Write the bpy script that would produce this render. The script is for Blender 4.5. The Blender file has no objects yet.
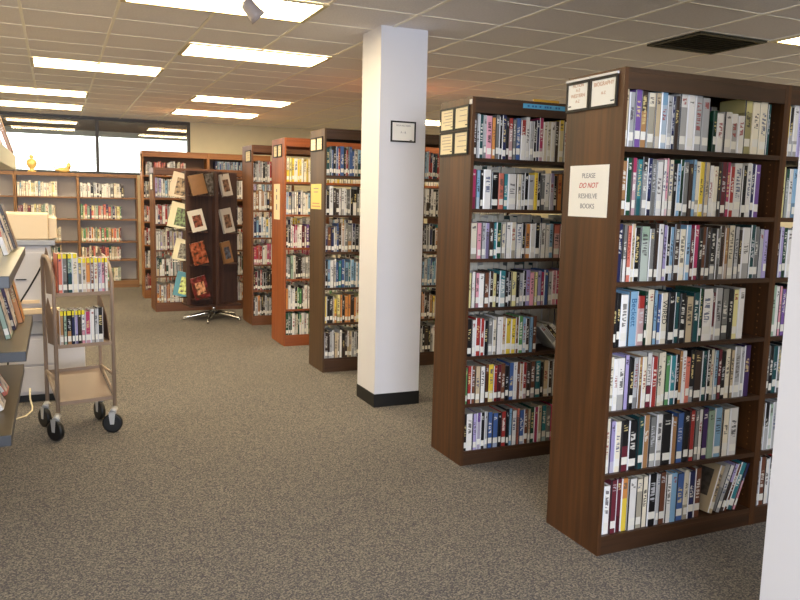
import bpy, bmesh, math, random
from mathutils import Vector, Matrix
C = bpy.context.scene.collection
PI = math.pi
sc = bpy.context.scene

# ---------------------------------------------------------------- camera
CAM_Z, CEIL = 1.544, 2.743
cd = bpy.data.cameras.new('camera'); cam = bpy.data.objects.new('camera', cd); C.objects.link(cam)
sc.camera = cam
cd.sensor_width = 36; cd.lens = 769.2 / 800 * 36; cd.clip_start = .05; cd.clip_end = 200
yaw, pitch, roll = .42055, .13083, .02340
F = Vector((math.sin(yaw)*math.cos(pitch), math.cos(yaw)*math.cos(pitch), -math.sin(pitch)))
R0 = Vector((math.cos(yaw), -math.sin(yaw), 0)); U0 = R0.cross(F)
Rv = R0*math.cos(roll) + U0*math.sin(roll); Uv = U0*math.cos(roll) - R0*math.sin(roll)
M = Matrix((Rv, Uv, -F)).transposed().to_4x4(); M.translation = Vector((0, 0, CAM_Z))
cam.matrix_world = M

# ---------------------------------------------------------------- world, lamps, exposure
w = bpy.data.worlds.new('world'); sc.world = w; w.use_nodes = True
w.node_tree.nodes['Background'].inputs[0].default_value = (.93, 1, .95, 1)
w.node_tree.nodes['Background'].inputs[1].default_value = 5.0
sc.view_settings.view_transform = 'Standard'; sc.view_settings.look = 'None'
sc.view_settings.exposure = 0.0; sc.view_settings.gamma = 1; sc.view_settings.use_curve_mapping = False
def area(name, loc, target, sx, sy, power, col):
    l = bpy.data.lights.new(name, 'AREA'); l.shape = 'RECTANGLE'; l.size = sx; l.size_y = sy; l.energy = power; l.color = col
    o = bpy.data.objects.new(name, l); C.objects.link(o); o.location = loc
    o.rotation_euler = (Vector(target) - Vector(loc)).to_track_quat('-Z', 'Y').to_euler()
    return o
DAY = (.78, .86, 1.0); WARM = (1.0, .87, .62)
area('daylight_behind_camera', (-.2, -3.7, 1.8), (2.2, 3.2, 1.3), 3.4, 1.6, 420, DAY)
TROFFER_STRENGTH = 24.0
for x, y in [(-1.4, 2.2), (.6, 1.2), (3.6, 1.2), (-1.4, 5.6), (5.6, 6.6), (3.9, 7.6), (-2.2, 9.2), (5.8, 9), (.9, 3.0)]:
    area('ceiling_lamp', (x, y, CEIL-.03), (x, y, 0), 1.15, .55, 11 if y < 5 else 42, WARM)

# ---------------------------------------------------------------- helpers
def lin(c):
    return tuple(((v/255)/12.92 if v/255 <= .04045 else ((v/255+.055)/1.055)**2.4) for v in c)
def mat(name, rgb, rough=.6, metal=0, emit=0, spec=.5, bump=0, bscale=200, var=0):
    m = bpy.data.materials.new(name); m.use_nodes = True
    nt = m.node_tree; b = nt.nodes['Principled BSDF']; c = (*lin(rgb), 1)
    b.inputs['Base Color'].default_value = c
    b.inputs['Roughness'].default_value = rough; b.inputs['Metallic'].default_value = metal
    b.inputs['Specular IOR Level'].default_value = spec
    if emit:
        b.inputs['Emission Color'].default_value = c; b.inputs['Emission Strength'].default_value = emit
    tc = nt.nodes.new('ShaderNodeTexCoord')
    n = nt.nodes.new('ShaderNodeTexNoise'); n.inputs['Scale'].default_value = bscale; n.inputs['Detail'].default_value = 3
    nt.links.new(tc.outputs['Object'], n.inputs['Vector'])
    mx = nt.nodes.new('ShaderNodeMix'); mx.data_type = 'RGBA'; v = var or .04
    mx.inputs['A'].default_value = (*[x*(1-v) for x in lin(rgb)], 1); mx.inputs['B'].default_value = (*[min(1, x*(1+v)) for x in lin(rgb)], 1)
    nt.links.new(n.outputs['Fac'], mx.inputs['Factor']); nt.links.new(mx.outputs['Result'], b.inputs['Base Color'])
    if bump:
        bp = nt.nodes.new('ShaderNodeBump'); bp.inputs['Strength'].default_value = bump; bp.inputs['Distance'].default_value = .004
        nt.links.new(n.outputs['Fac'], bp.inputs['Height']); nt.links.new(bp.outputs['Normal'], b.inputs['Normal'])
    return m
def wood(name, dark, light, rough=.45, stretch=(38, 38, 1.6)):
    m = bpy.data.materials.new(name); m.use_nodes = True; nt = m.node_tree; b = nt.nodes['Principled BSDF']
    tc = nt.nodes.new('ShaderNodeTexCoord'); mp = nt.nodes.new('ShaderNodeMapping'); mp.inputs['Scale'].default_value = stretch
    nt.links.new(tc.outputs['Object'], mp.inputs['Vector'])
    n = nt.nodes.new('ShaderNodeTexNoise'); n.inputs['Scale'].default_value = 1; n.inputs['Detail'].default_value = 6; n.inputs['Distortion'].default_value = .5
    nt.links.new(mp.outputs['Vector'], n.inputs['Vector'])
    mp2 = nt.nodes.new('ShaderNodeMapping'); mp2.inputs['Scale'].default_value = tuple(s*.2 for s in stretch)
    nt.links.new(tc.outputs['Object'], mp2.inputs['Vector'])
    n2 = nt.nodes.new('ShaderNodeTexNoise'); n2.inputs['Scale'].default_value = 1; n2.inputs['Detail'].default_value = 2
    nt.links.new(mp2.outputs['Vector'], n2.inputs['Vector'])
    ad = nt.nodes.new('ShaderNodeMath'); ad.operation = 'MULTIPLY_ADD'; ad.inputs[1].default_value = .5
    nt.links.new(n.outputs['Fac'], ad.inputs[0])
    hf = nt.nodes.new('ShaderNodeMath'); hf.operation = 'MULTIPLY'; hf.inputs[1].default_value = .5
    nt.links.new(n2.outputs['Fac'], hf.inputs[0]); nt.links.new(hf.outputs[0], ad.inputs[2])
    r = nt.nodes.new('ShaderNodeValToRGB'); r.color_ramp.elements[0].position = .36; r.color_ramp.elements[1].position = .64
    r.color_ramp.elements[0].color = (*lin(dark), 1); r.color_ramp.elements[1].color = (*lin(light), 1)
    nt.links.new(ad.outputs[0], r.inputs['Fac']); nt.links.new(r.outputs['Color'], b.inputs['Base Color'])
    b.inputs['Roughness'].default_value = rough
    return m
def box(bm, x0, x1, y0, y1, z0, z1, mi=0):
    v = [bm.verts.new(p) for p in ((x0,y0,z0),(x1,y0,z0),(x1,y1,z0),(x0,y1,z0),(x0,y0,z1),(x1,y0,z1),(x1,y1,z1),(x0,y1,z1))]
    fs = [bm.faces.new([v[i] for i in f]) for f in ((0,3,2,1),(4,5,6,7),(0,1,5,4),(1,2,6,5),(2,3,7,6),(3,0,4,7))]
    for f in fs: f.material_index = mi
    return fs
def tube(bm, pts, r, n=12, mi=0, radii=None, caps=True):
    pts = [Vector(p) for p in pts]; rings = []; up = None
    for i, p in enumerate(pts):
        t = (pts[min(i+1, len(pts)-1)] - pts[max(i-1, 0)]).normalized()
        if up is None: up = Vector((0,0,1)) if abs(t.z) < .9 else Vector((1,0,0))
        a = t.cross(up).normalized(); b = t.cross(a).normalized(); up = a.cross(t)
        rr = radii[i] if radii else r
        rings.append([bm.verts.new(p + rr*(math.cos(2*PI*k/n)*a + math.sin(2*PI*k/n)*b)) for k in range(n)])
    for A, B in zip(rings, rings[1:]):
        for k in range(n):
            f = bm.faces.new((A[k], A[(k+1)%n], B[(k+1)%n], B[k])); f.smooth = True; f.material_index = mi
    if caps:
        for g in (rings[0], rings[-1]): bm.faces.new(g).material_index = mi
def lathe(bm, prof, n=24, ctr=(0,0,0), mi=0):
    rings = []
    for r, z in prof:
        rings.append([bm.verts.new((ctr[0]+r*math.cos(2*PI*k/n), ctr[1]+r*math.sin(2*PI*k/n), ctr[2]+z)) for k in range(n)])
    for A, B in zip(rings, rings[1:]):
        for k in range(n):
            f = bm.faces.new((A[k], A[(k+1)%n], B[(k+1)%n], B[k])); f.smooth = True; f.material_index = mi
    bm.faces.new(rings[0]); bm.faces.new(rings[-1])
def prism(bm, poly, axis, a, b, mi=0):
    def P(p, t):
        return {'x': (t, p[0], p[1]), 'y': (p[0], t, p[1]), 'z': (p[0], p[1], t)}[axis]
    A = [bm.verts.new(P(p, a)) for p in poly]; B = [bm.verts.new(P(p, b)) for p in poly]; n = len(poly)
    fs = [bm.faces.new(A), bm.faces.new(B)] + [bm.faces.new((A[k], A[(k+1)%n], B[(k+1)%n], B[k])) for k in range(n)]
    for f in fs: f.material_index = mi
def obj(name, bm, mats, parent=None, bevel=0):
    bmesh.ops.recalc_face_normals(bm, faces=bm.faces)
    me = bpy.data.meshes.new(name); bm.to_mesh(me); bm.free()
    for m in (mats if isinstance(mats, (list, tuple)) else [mats]): me.materials.append(m)
    o = bpy.data.objects.new(name, me); C.objects.link(o)
    if parent: o.parent = parent
    if bevel:
        md = o.modifiers.new('bevel', 'BEVEL'); md.width = bevel; md.segments = 2; md.limit_method = 'ANGLE'
    return o
def bx(name, m, dims, parent=None, bevel=0):
    bm = bmesh.new(); box(bm, *dims); return obj(name, bm, m, parent, bevel)
def tag(o, label, cat, group=None, kind=None):
    o['label'] = label; o['category'] = cat
    if group: o['group'] = group
    if kind: o['kind'] = kind
    return o
def thing(name, loc, label, cat, group=None, rz=0, rx=0, ry=0):
    o = bpy.data.objects.new(name, None); C.objects.link(o); o.location = loc; o.rotation_euler = (rx, ry, rz); o.empty_display_size = .1
    return tag(o, label, cat, group)
def struct(o, label=None):
    o['kind'] = 'structure'
    if label: o['label'] = label
    o['category'] = 'room'
    return o
def text(name, s, size, m, parent, loc, rot, italic=0, align='CENTER'):
    cu = bpy.data.curves.new(name, 'FONT'); cu.body = s; cu.size = size; cu.align_x = align; cu.align_y = 'CENTER'; cu.extrude = .0003; cu.shear = italic
    t = bpy.data.objects.new('tmp', cu); C.objects.link(t)
    dg = bpy.context.evaluated_depsgraph_get(); me = bpy.data.meshes.new_from_object(t.evaluated_get(dg))
    C.objects.unlink(t); bpy.data.objects.remove(t)
    me.materials.clear(); me.materials.append(m)
    o = bpy.data.objects.new(name, me); C.objects.link(o); o.parent = parent; o.location = loc; o.rotation_euler = rot
    return o

# ---------------------------------------------------------------- materials
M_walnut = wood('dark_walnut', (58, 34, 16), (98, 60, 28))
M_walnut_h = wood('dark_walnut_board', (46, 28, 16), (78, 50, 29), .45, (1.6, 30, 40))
M_walnut2 = wood('dark_walnut_olive', (62, 42, 24), (92, 66, 38))
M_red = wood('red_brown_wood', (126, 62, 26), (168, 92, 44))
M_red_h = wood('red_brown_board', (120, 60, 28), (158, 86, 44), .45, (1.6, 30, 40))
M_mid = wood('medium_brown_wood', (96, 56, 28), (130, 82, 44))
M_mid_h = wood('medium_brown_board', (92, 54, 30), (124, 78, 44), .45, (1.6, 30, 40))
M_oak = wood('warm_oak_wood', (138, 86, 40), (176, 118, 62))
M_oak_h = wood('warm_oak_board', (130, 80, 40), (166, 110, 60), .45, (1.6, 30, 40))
M_greyback = mat('grey_back_panel', (206, 200, 198), .6)
M_win = wood('tan_wood', (126, 88, 52), (160, 118, 76)); M_win_h = wood('tan_board', (120, 84, 50), (150, 110, 72), .45, (1.6, 30, 40))
M_brownback = mat('brown_back_panel', (96, 68, 44), .6)
M_edge = mat('worn_wood_edge', (150, 104, 62), .5)
M_black = mat('black_rubber', (16, 16, 17), .5)
M_frame = mat('dark_sign_frame', (20, 16, 15), .6)
M_paper = mat('white_paper', (244, 240, 232), .7)
M_cream = mat('cream_paper', (236, 222, 188), .7)
M_ink = mat('grey_print', (140, 136, 140), .8)
M_ink2 = mat('orange_print', (196, 150, 120), .8)
M_inkl = mat('faint_print', (176, 160, 150), .8)
M_redink = mat('red_print', (200, 70, 60), .8)
M_page = mat('book_pages', (206, 198, 180), .8, bscale=900, var=.1)
M_label = mat('spine_label_paper', (232, 228, 218), .6)
M_tape = mat('yellow_tape', (236, 214, 40), .4)
M_orangetape = mat('orange_sticker', (226, 90, 50), .4)
M_chrome = mat('chrome', (190, 190, 190), .2, 1)
M_cart = mat('tan_cart_enamel', (150, 128, 110), .35)
M_white = mat('matte_white', (226, 222, 218), .6)

def carpet():
    m = bpy.data.materials.new('speckled_carpet'); m.use_nodes = True; nt = m.node_tree; b = nt.nodes['Principled BSDF']
    tc = nt.nodes.new('ShaderNodeTexCoord')
    def noise(s, d):
        n = nt.nodes.new('ShaderNodeTexNoise'); n.inputs['Scale'].default_value = s; n.inputs['Detail'].default_value = d
        nt.links.new(tc.outputs['Object'], n.inputs['Vector']); return n
    n = noise(135, 5)
    r = nt.nodes.new('ShaderNodeValToRGB'); e = r.color_ramp.elements
    e[0].position = .36; e[0].color = (*lin((82, 80, 86)), 1); e[1].position = .64; e[1].color = (*lin((150, 143, 132)), 1)
    k = e.new(.47); k.color = (*lin((103, 100, 100)), 1); k = e.new(.54); k.color = (*lin((121, 115, 108)), 1)
    vo = nt.nodes.new('ShaderNodeTexVoronoi'); vo.inputs['Scale'].default_value = 150; nt.links.new(tc.outputs['Object'], vo.inputs['Vector'])
    sc_ = nt.nodes.new('ShaderNodeSeparateColor'); nt.links.new(vo.outputs['Color'], sc_.inputs[0])
    am = nt.nodes.new('ShaderNodeMath'); am.operation = 'MULTIPLY_ADD'; am.inputs[1].default_value = .26; nt.links.new(sc_.outputs[0], am.inputs[0])
    am2 = nt.nodes.new('ShaderNodeMath'); am2.operation = 'MULTIPLY_ADD'; am2.inputs[1].default_value = .8; am2.inputs[2].default_value = -.03; nt.links.new(n.outputs['Fac'], am2.inputs[0])
    nt.links.new(am2.outputs[0], am.inputs[2]); nt.links.new(am.outputs[0], r.inputs['Fac'])
    n2 = noise(1.1, 2); mx = nt.nodes.new('ShaderNodeMix'); mx.data_type = 'RGBA'; mx.blend_type = 'MULTIPLY'
    r2 = nt.nodes.new('ShaderNodeValToRGB'); r2.color_ramp.elements[0].color = (.86, .86, .88, 1); r2.color_ramp.elements[1].color = (1, 1, .98, 1)
    nt.links.new(n2.outputs['Fac'], r2.inputs['Fac']); mx.inputs['Factor'].default_value = 1
    nt.links.new(r.outputs['Color'], mx.inputs['A']); nt.links.new(r2.outputs['Color'], mx.inputs['B'])
    nt.links.new(mx.outputs['Result'], b.inputs['Base Color']); b.inputs['Roughness'].default_value = .95; b.inputs['Specular IOR Level'].default_value = .1
    bp = nt.nodes.new('ShaderNodeBump'); bp.inputs['Strength'].default_value = .35; bp.inputs['Distance'].default_value = .004
    nt.links.new(n.outputs['Fac'], bp.inputs['Height']); nt.links.new(bp.outputs['Normal'], b.inputs['Normal'])
    return m
M_tile = mat('ceiling_tile', (236, 232, 232), .9, bump=.5, bscale=70, var=.12, spec=.1)
M_tbar = mat('ceiling_bar', (246, 240, 224), .4)
M_wall = mat('cream_wall_paint', (222, 212, 184), .8, bscale=8)
M_col = mat('white_column_paint', (222, 221, 227), .7, bscale=6, var=.02)

# ---------------------------------------------------------------- the room
YB = 13.6; X0, X1, YF = -3.2, 8.2, -4.2
struct(bx('floor', carpet(), (X0, X1, YF, YB, -.1, 0)), 'speckled grey-brown carpet floor')
struct(bx('ceiling', M_tile, (X0, X1, YF, YB, CEIL, CEIL+.1)), 'suspended ceiling of fissured tiles')
struct(bx('wall_left', M_wall, (X0-.1, X0, YF, YB, 0, CEIL)), 'cream wall on the left')
struct(bx('wall_right', M_wall, (X1, X1+.1, YF, YB, 0, CEIL)), 'cream wall on the right')
struct(bx('wall_front', M_wall, (X0, X1, YF-.1, YF, 0, CEIL)), 'cream wall behind the viewer')
WX0, WX1, WZ0 = -2.9, 2.12, 1.83
bm = bmesh.new()
box(bm, X0, X1, YB, YB+.18, 0, WZ0); box(bm, WX1, X1, YB, YB+.18, WZ0, CEIL); box(bm, X0, WX0, YB, YB+.18, WZ0, CEIL)
struct(obj('wall_back', bm, M_wall), 'cream back wall around the strip window')
M_wf = mat('bronze_window_frame', (44, 38, 34), .4)
bm = bmesh.new()
for x in (WX0, -.88, .62, WX1-.05): box(bm, x, x+.05, YB+.02, YB+.09, WZ0+.04, CEIL-.05)
box(bm, WX0, WX1, YB+.02, YB+.09, WZ0, WZ0+.04); box(bm, WX0, WX1, YB+.02, YB+.09, CEIL-.05, CEIL)
wf = struct(obj('window_1', bm, M_wf), 'long strip window with dark bronze frame under the ceiling')
g = bpy.data.materials.new('window_glass'); g.use_nodes = True; nt = g.node_tree; nt.nodes.clear()
out = nt.nodes.new('ShaderNodeOutputMaterial'); mx = nt.nodes.new('ShaderNodeMixShader'); tr = nt.nodes.new('ShaderNodeBsdfTransparent'); gl = nt.nodes.new('ShaderNodeBsdfGlossy')
gl.inputs['Roughness'].default_value = .01; fr = nt.nodes.new('ShaderNodeFresnel'); fr.inputs['IOR'].default_value = 1.9
nt.links.new(fr.outputs[0], mx.inputs[0]); nt.links.new(tr.outputs[0], mx.inputs[1]); nt.links.new(gl.outputs[0], mx.inputs[2]); nt.links.new(mx.outputs[0], out.inputs[0])
bx('pane', g, (WX0, WX1, YB+.05, YB+.056, WZ0+.04, CEIL-.05), wf)
# dark overhang of the roof outside, above the window
struct(bx('trim_1', mat('dark_soffit', (58, 48, 36), .8), (X0, X1, YB+.18, YB+1.6, 2.53, 2.8)), 'dark roof overhang outside the window')
struct(bx('trim_2', mat('outside_ground', (150, 150, 140), .9), (-30, 30, YB+.2, YB+40, -.3, -.12)), 'pale ground outside')
# ceiling grid
GX = [-2.52, -1.94, -1.35, -.76, -.175, .41, 1.0, 1.6, 2.21, 2.84, 3.45, 4.08, 4.76, 5.36, 5.96, 6.56, 7.16]
GY = [1.4, 1.97, 2.54, 3.1, 3.67, 4.19, 4.76, 5.32, 5.9, 6.48, 7.05, 7.55, 7.93, 8.46, 9.05, 9.6, 9.86, 10.38, 10.95, 11.6, 12.2, 12.8, 13.3]
bm = bmesh.new()
for x in GX: box(bm, x-.010, x+.010, YF, YB, CEIL-.006, CEIL)
for y in GY: box(bm, X0, X1, y-.006, y+.006, CEIL-.003, CEIL)
struct(obj('trim_3', bm, M_tbar), 'pale metal grid bars of the suspended ceiling')

def column(x, y, s=.362, d=.355, n=1):
    struct(bx('wall_column', M_col, (x, x+s, y, y+d, 0, CEIL)), 'square white structural column')
    t = .004
    bm = bmesh.new(); box(bm, x-t, x+s+t, y-t, y+d+t, 0, .1)
    struct(obj('baseboard_column', bm, M_black), 'black rubber baseboard around the column')
column(2.115, 5.156); column(2.105, 1.355)

# ---------------------------------------------------------------- ceiling lights
M_diff = mat('lit_diffuser', (255, 232, 186), .4, emit=TROFFER_STRENGTH)
M_trim = mat('troffer_trim', (206, 190, 150), .5)
lights = [(.41, 1.6, 4.76, 5.32, 'large fluorescent panel nearest the camera at the top edge'), (1.0, 2.21, 6.48, 7.05, 'fluorescent panel second in the middle row'),
          (-.175, 1.0, 7.93, 8.46, 'fluorescent panel crossing two grid bars on the left'), (1.6, 2.84, 9.86, 10.38, 'fluorescent panel third in the middle row'),
          (1.6, 2.84, 11.6, 12.2, 'farthest fluorescent panel of the middle row'), (-.76, .41, 10.33, 10.85, 'far left fluorescent panel, nearer of two'),
          (-.76, .41, 12.0, 12.6, 'far left fluorescent panel nearest the window'), (4.76, 5.96, 3.67, 4.19, 'fluorescent panel at the right edge beside the vent'),
          (5.0, 6.2, 10.8, 11.4, 'distant fluorescent panel seen right of the column')]
for x0, x1, y0, y1, lb in lights:
    t = thing('ceiling_light', (x0, y0, CEIL), lb, 'ceiling light', 'fluorescent ceiling panels')
    W, D = x1-x0, y1-y0
    bm = bmesh.new(); f = .03
    for a in ((.0, W, 0, f), (0, W, D-f, D), (0, f, f, D-f), (W-f, W, f, D-f)): box(bm, *a, -.016, -.0065)
    obj('frame', bm, M_trim, t)
    bx('diffuser', M_diff, (f, W-f, f, D-f, -.012, -.0065), t)
# air vent
t = thing('ceiling_vent', (4.10, 4.20, CEIL), 'dark square louvred air vent in the ceiling above the nearest bookcase', 'vent')
M_vent = mat('dark_vent', (58, 54, 40), .6)
bm = bmesh.new()
for a in ((0, .64, 0, .03), (0, .64, .50, .53), (0, .03, .03, .5), (.61, .64, .03, .5)): box(bm, *a, -.02, -.0065)
obj('frame', bm, M_vent, t)
bm = bmesh.new(); box(bm, .03, .61, .03, .5, -.010, -.0065)
for k in range(9): prism(bm, [(.05+k*.05, -.010), (.056+k*.05, -.010), (.036+k*.05, -.019), (.03+k*.05, -.019)], 'x', .03, .61)
obj('slats', bm, M_vent, t)
# spotlight
t = thing('ceiling_spotlight', (1.09, 4.72, CEIL), 'small grey adjustable spotlight hanging before the nearest light panel', 'spotlight')
M_spot = mat('grey_spot_metal', (168, 156, 152), .4)
bm = bmesh.new(); lathe(bm, [(.045, -.03), (.05, -.02), (.05, 0)]); obj('base_plate', bm, M_spot, t).location = (0, 0, -.0065)
bm = bmesh.new(); tube(bm, [(0, 0, -.03), (0, 0, -.10)], .01); obj('stem', bm, M_spot, t)
bm = bmesh.new(); tube(bm, [(-.035, 0, -.06), (-.02, 0, -.075), (.03, 0, -.125), (.055, 0, -.15)], .04, 20, radii=[.02, .04, .045, .055]); obj('lamp_head', bm, M_spot, t)

# ---------------------------------------------------------------- books
PAL = {'w': (230, 226, 222), 'c': (228, 218, 196), 'k': (28, 27, 30), 'g': (120, 120, 118), 'G': (176, 176, 178), 'b': (66, 94, 148), 'B': (36, 42, 84),
       's': (132, 170, 200), 't': (54, 132, 142), 'T': (28, 74, 78), 'n': (92, 146, 92), 'N': (26, 72, 54), 'm': (150, 172, 152), 'r': (164, 54, 50),
       'R': (108, 42, 54), 'o': (212, 142, 78), 'O': (208, 118, 100), 'p': (214, 150, 164), 'P': (176, 58, 98), 'v': (112, 80, 148), 'V': (66, 44, 92),
       'l': (164, 152, 196), 'y': (226, 196, 70), 'Y': (222, 212, 150), 'e': (198, 178, 146), 'a': (170, 126, 84), 'A': (112, 68, 48), 'D': (62, 48, 42)}
NAME = {'w': 'white', 'c': 'cream', 'k': 'black', 'g': 'grey', 'G': 'silver grey', 'b': 'blue', 'B': 'navy', 's': 'pale blue', 't': 'teal', 'T': 'dark teal',
        'n': 'green', 'N': 'dark green', 'm': 'sage green', 'r': 'red', 'R': 'maroon', 'o': 'orange', 'O': 'salmon', 'p': 'pink', 'P': 'magenta', 'v': 'purple',
        'V': 'deep purple', 'l': 'lilac', 'y': 'yellow', 'Y': 'pale yellow', 'e': 'beige', 'a': 'tan', 'A': 'brown', 'D': 'dark brown'}
LIGHT = 'wcGsmoOplyYe'
def book_mat():
    m = bpy.data.materials.new('book_jackets'); m.use_nodes = True; nt = m.node_tree; b = nt.nodes['Principled BSDF']; L = nt.links.new
    def att(n):
        a = nt.nodes.new('ShaderNodeAttribute'); a.attribute_name = n; return a
    base, base2, ink, par = att('base'), att('base2'), att('ink'), att('par')
    uv = nt.nodes.new('ShaderNodeUVMap'); su = nt.nodes.new('ShaderNodeSeparateXYZ'); L(uv.outputs[0], su.inputs[0])
    sp = nt.nodes.new('ShaderNodeSeparateColor'); L(par.outputs['Color'], sp.inputs[0])
    def mth(op, a, b_=None, c=None):
        n = nt.nodes.new('ShaderNodeMath'); n.operation = op
        for i, v in enumerate((a, b_, c)):
            if v is None: continue
            if isinstance(v, (int, float)): n.inputs[i].default_value = v
            else: L(v, n.inputs[i])
        return n.outputs[0]
    u, v = su.outputs[0], su.outputs[1]
    mx = nt.nodes.new('ShaderNodeMix'); mx.data_type = 'RGBA'
    L(mth('LESS_THAN', v, par.outputs['Alpha']), mx.inputs['Factor']); L(base.outputs['Color'], mx.inputs['A']); L(base2.outputs['Color'], mx.inputs['B'])
    cv = nt.nodes.new('ShaderNodeCombineXYZ'); L(mth('MULTIPLY', u, .7), cv.inputs[0]); L(mth('MULTIPLY', v, 125), cv.inputs[1]); L(mth('MULTIPLY', sp.outputs[2], 50), cv.inputs[2])
    n = nt.nodes.new('ShaderNodeTexNoise'); n.inputs['Scale'].default_value = 1; n.inputs['Detail'].default_value = 1.5; L(cv.outputs[0], n.inputs['Vector'])
    k = mth('GREATER_THAN', n.outputs['Fac'], .5)
    k = mth('MULTIPLY', k, mth('LESS_THAN', mth('ABSOLUTE', u), .5)); k = mth('MULTIPLY', k, .82)
    k = mth('MULTIPLY', k, mth('GREATER_THAN', v, sp.outputs[0])); k = mth('MULTIPLY', k, mth('LESS_THAN', v, sp.outputs[1]))
    m2 = nt.nodes.new('ShaderNodeMix'); m2.data_type = 'RGBA'; L(k, m2.inputs['Factor']); L(mx.outputs['Result'], m2.inputs['A']); L(ink.outputs['Color'], m2.inputs['B'])
    L(m2.outputs['Result'], b.inputs['Base Color']); b.inputs['Roughness'].default_value = .32
    return m
M_book = book_mat()
ATTR = ('base', 'base2', 'ink', 'par')
def layers(bm): return [bm.faces.layers.float_color.get(a) or bm.faces.layers.float_color.new(a) for a in ATTR] if hasattr(bm.faces.layers, 'float_color') else None
class Jackets:
    """collects jacket faces with their colours; the layers become face attributes"""
    def __init__(s): s.v = []; s.f = []; s.uv = []; s.at = {a: [] for a in ATTR}; s.mi = []
    def face(s, pts, uvs, cols, mi=0):
        k = len(s.v); s.v += pts; s.f.append(tuple(range(k, k+len(pts)))); s.uv += uvs; s.mi.append(mi)
        for a, c in zip(ATTR, cols): s.at[a].append(c)
    def build(s, name, mats, parent=None):
        me = bpy.data.meshes.new(name); me.from_pydata(s.v, [], s.f); 
        ul = me.uv_layers.new(name='UVMap'); ul.data.foreach_set('uv', [c for p in s.uv for c in p])
        for a in ATTR:
            at = me.attributes.new(a, 'FLOAT_COLOR', 'FACE'); at.data.foreach_set('color', [c for q in s.at[a] for c in q])
        me.polygons.foreach_set('material_index', s.mi)
        for m in mats: me.materials.append(m)
        me.update(); o = bpy.data.objects.new(name, me); C.objects.link(o)
        if parent: o.parent = parent
        return o
def jcols(rng, c, c2, h):
    def j(col): 
        k = rng.uniform(.86, 1.1); return (*[min(1, x*k) for x in lin(PAL[col])], 1)
    b = j(c); light = c in LIGHT
    ink = (*lin(rng.choice([(40, 38, 44), (60, 50, 60), (150, 40, 40), (40, 60, 110), (90, 84, 80)]) if light else rng.choice([(230, 226, 216), (220, 200, 140), (200, 200, 205), (236, 232, 224)])), 1)
    dk = rng.random() < .5
    if rng.random() < .7: v0, v1 = h*rng.uniform(.34, .5), h*rng.uniform(.66, .93)
    else: v0, v1 = h*.8, h*.92
    if c2: b2, split = j(c2), h*rng.choice([.4, .5, .62])
    elif rng.random() < .35: b2, split = (*[(x*.5 if dk else x*.55+.3) for x in b[:3]], 1), h*rng.choice([.22, .3, .75])
    else: b2, split = b, 0
    return b, b2, ink, (v0, v1, rng.random(), split)
def add_jacket(J, x, y, z, w, d, h, cols, full=True, front=-1, pages_front=False):
    """one jacket: spine on the -y side (front=-1) or +y side, boards either side, hollow where the pages sit (full) or a closed block"""
    s = -front; a = w/2; t = .0022
    flat = (cols[0], cols[0], cols[0], (0, 0, 0, 0)); pg = (*lin((200, 192, 176)), 1); pgc = (pg, pg, pg, (0, 0, 0, 0))
    def P(px, py, pz): return (x+px, y+s*py, z+pz)
    wc = (*lin((226, 226, 230)), 1); kc = (*lin((34, 32, 34)), 1); WE = (wc, wc, wc, (0, 0, 0, 0)); KE = (kc, kc, kc, (0, 0, 0, 0)); q_ = int(cols[3][2]*997) % 10  # spine edges painted white as jacket highlight, black as shaded gap between books
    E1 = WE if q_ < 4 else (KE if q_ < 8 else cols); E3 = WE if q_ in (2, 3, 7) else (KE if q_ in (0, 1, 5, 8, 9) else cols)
    o = [(-a, d), (-a, .003), (-a*.74, 0), (a*.74, 0), (a, .003), (a, d)]
    q = [(a-t, d), (a-t, .006), (-a+t, .006), (-a+t, d)]
    for i in range(5):
        (x0, y0), (x1, y1) = o[i], o[i+1]
        sp = 1 <= i <= 3
        us = [x0/a, x1/a] if sp else [9, 9]
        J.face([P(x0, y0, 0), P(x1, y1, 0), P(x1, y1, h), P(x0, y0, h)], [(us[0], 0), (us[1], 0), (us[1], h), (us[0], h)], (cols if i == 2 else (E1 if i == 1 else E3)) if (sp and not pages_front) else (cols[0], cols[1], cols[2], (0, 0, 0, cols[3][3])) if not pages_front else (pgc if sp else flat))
    if full:
        for i in range(3):
            (x0, y0), (x1, y1) = q[i], q[i+1]
            J.face([P(x0, y0, 0), P(x1, y1, 0), P(x1, y1, h), P(x0, y0, h)], [(9, 0)]*4, flat)
        for (A, B, Cc, Dd) in (((-a, d), (-a, .003), (-a+t, .006), (-a+t, d)), ((-a, .003), (-a*.74, 0), (a*.74, 0), (a-t, .006)), ((a, .003), (a, d), (a-t, d), (a-t, .006))):
            for zz in (0, h): J.face([P(*A, zz), P(*B, zz), P(*Cc, zz), P(*Dd, zz)], [(9, 0)]*4, flat)
        J.face([P(-a, .003, h), P(-a*.74, 0, h), P(a-t, .006, h), P(-a+t, .006, h)], [(9, 0)]*4, flat)
        J.face([P(a*.74, 0, h), P(a, .003, h), P(a-t, .006, h)], [(9, 0)]*3, flat)
        for (x0, x1) in ((-a, -a+t), (a-t, a)): J.face([P(x0, d, 0), P(x1, d, 0), P(x1, d, h), P(x0, d, h)], [(9, 0)]*4, flat)
    else:
        J.face([P(-a, d, 0), P(a, d, 0), P(a, d, h), P(-a, d, h)], [(9, 0)]*4, pgc)
        J.face([P(-a, .003, h), P(a, .003, h), P(a, d, h), P(-a, d, h)], [(9, 0)]*4, pgc)
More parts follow.
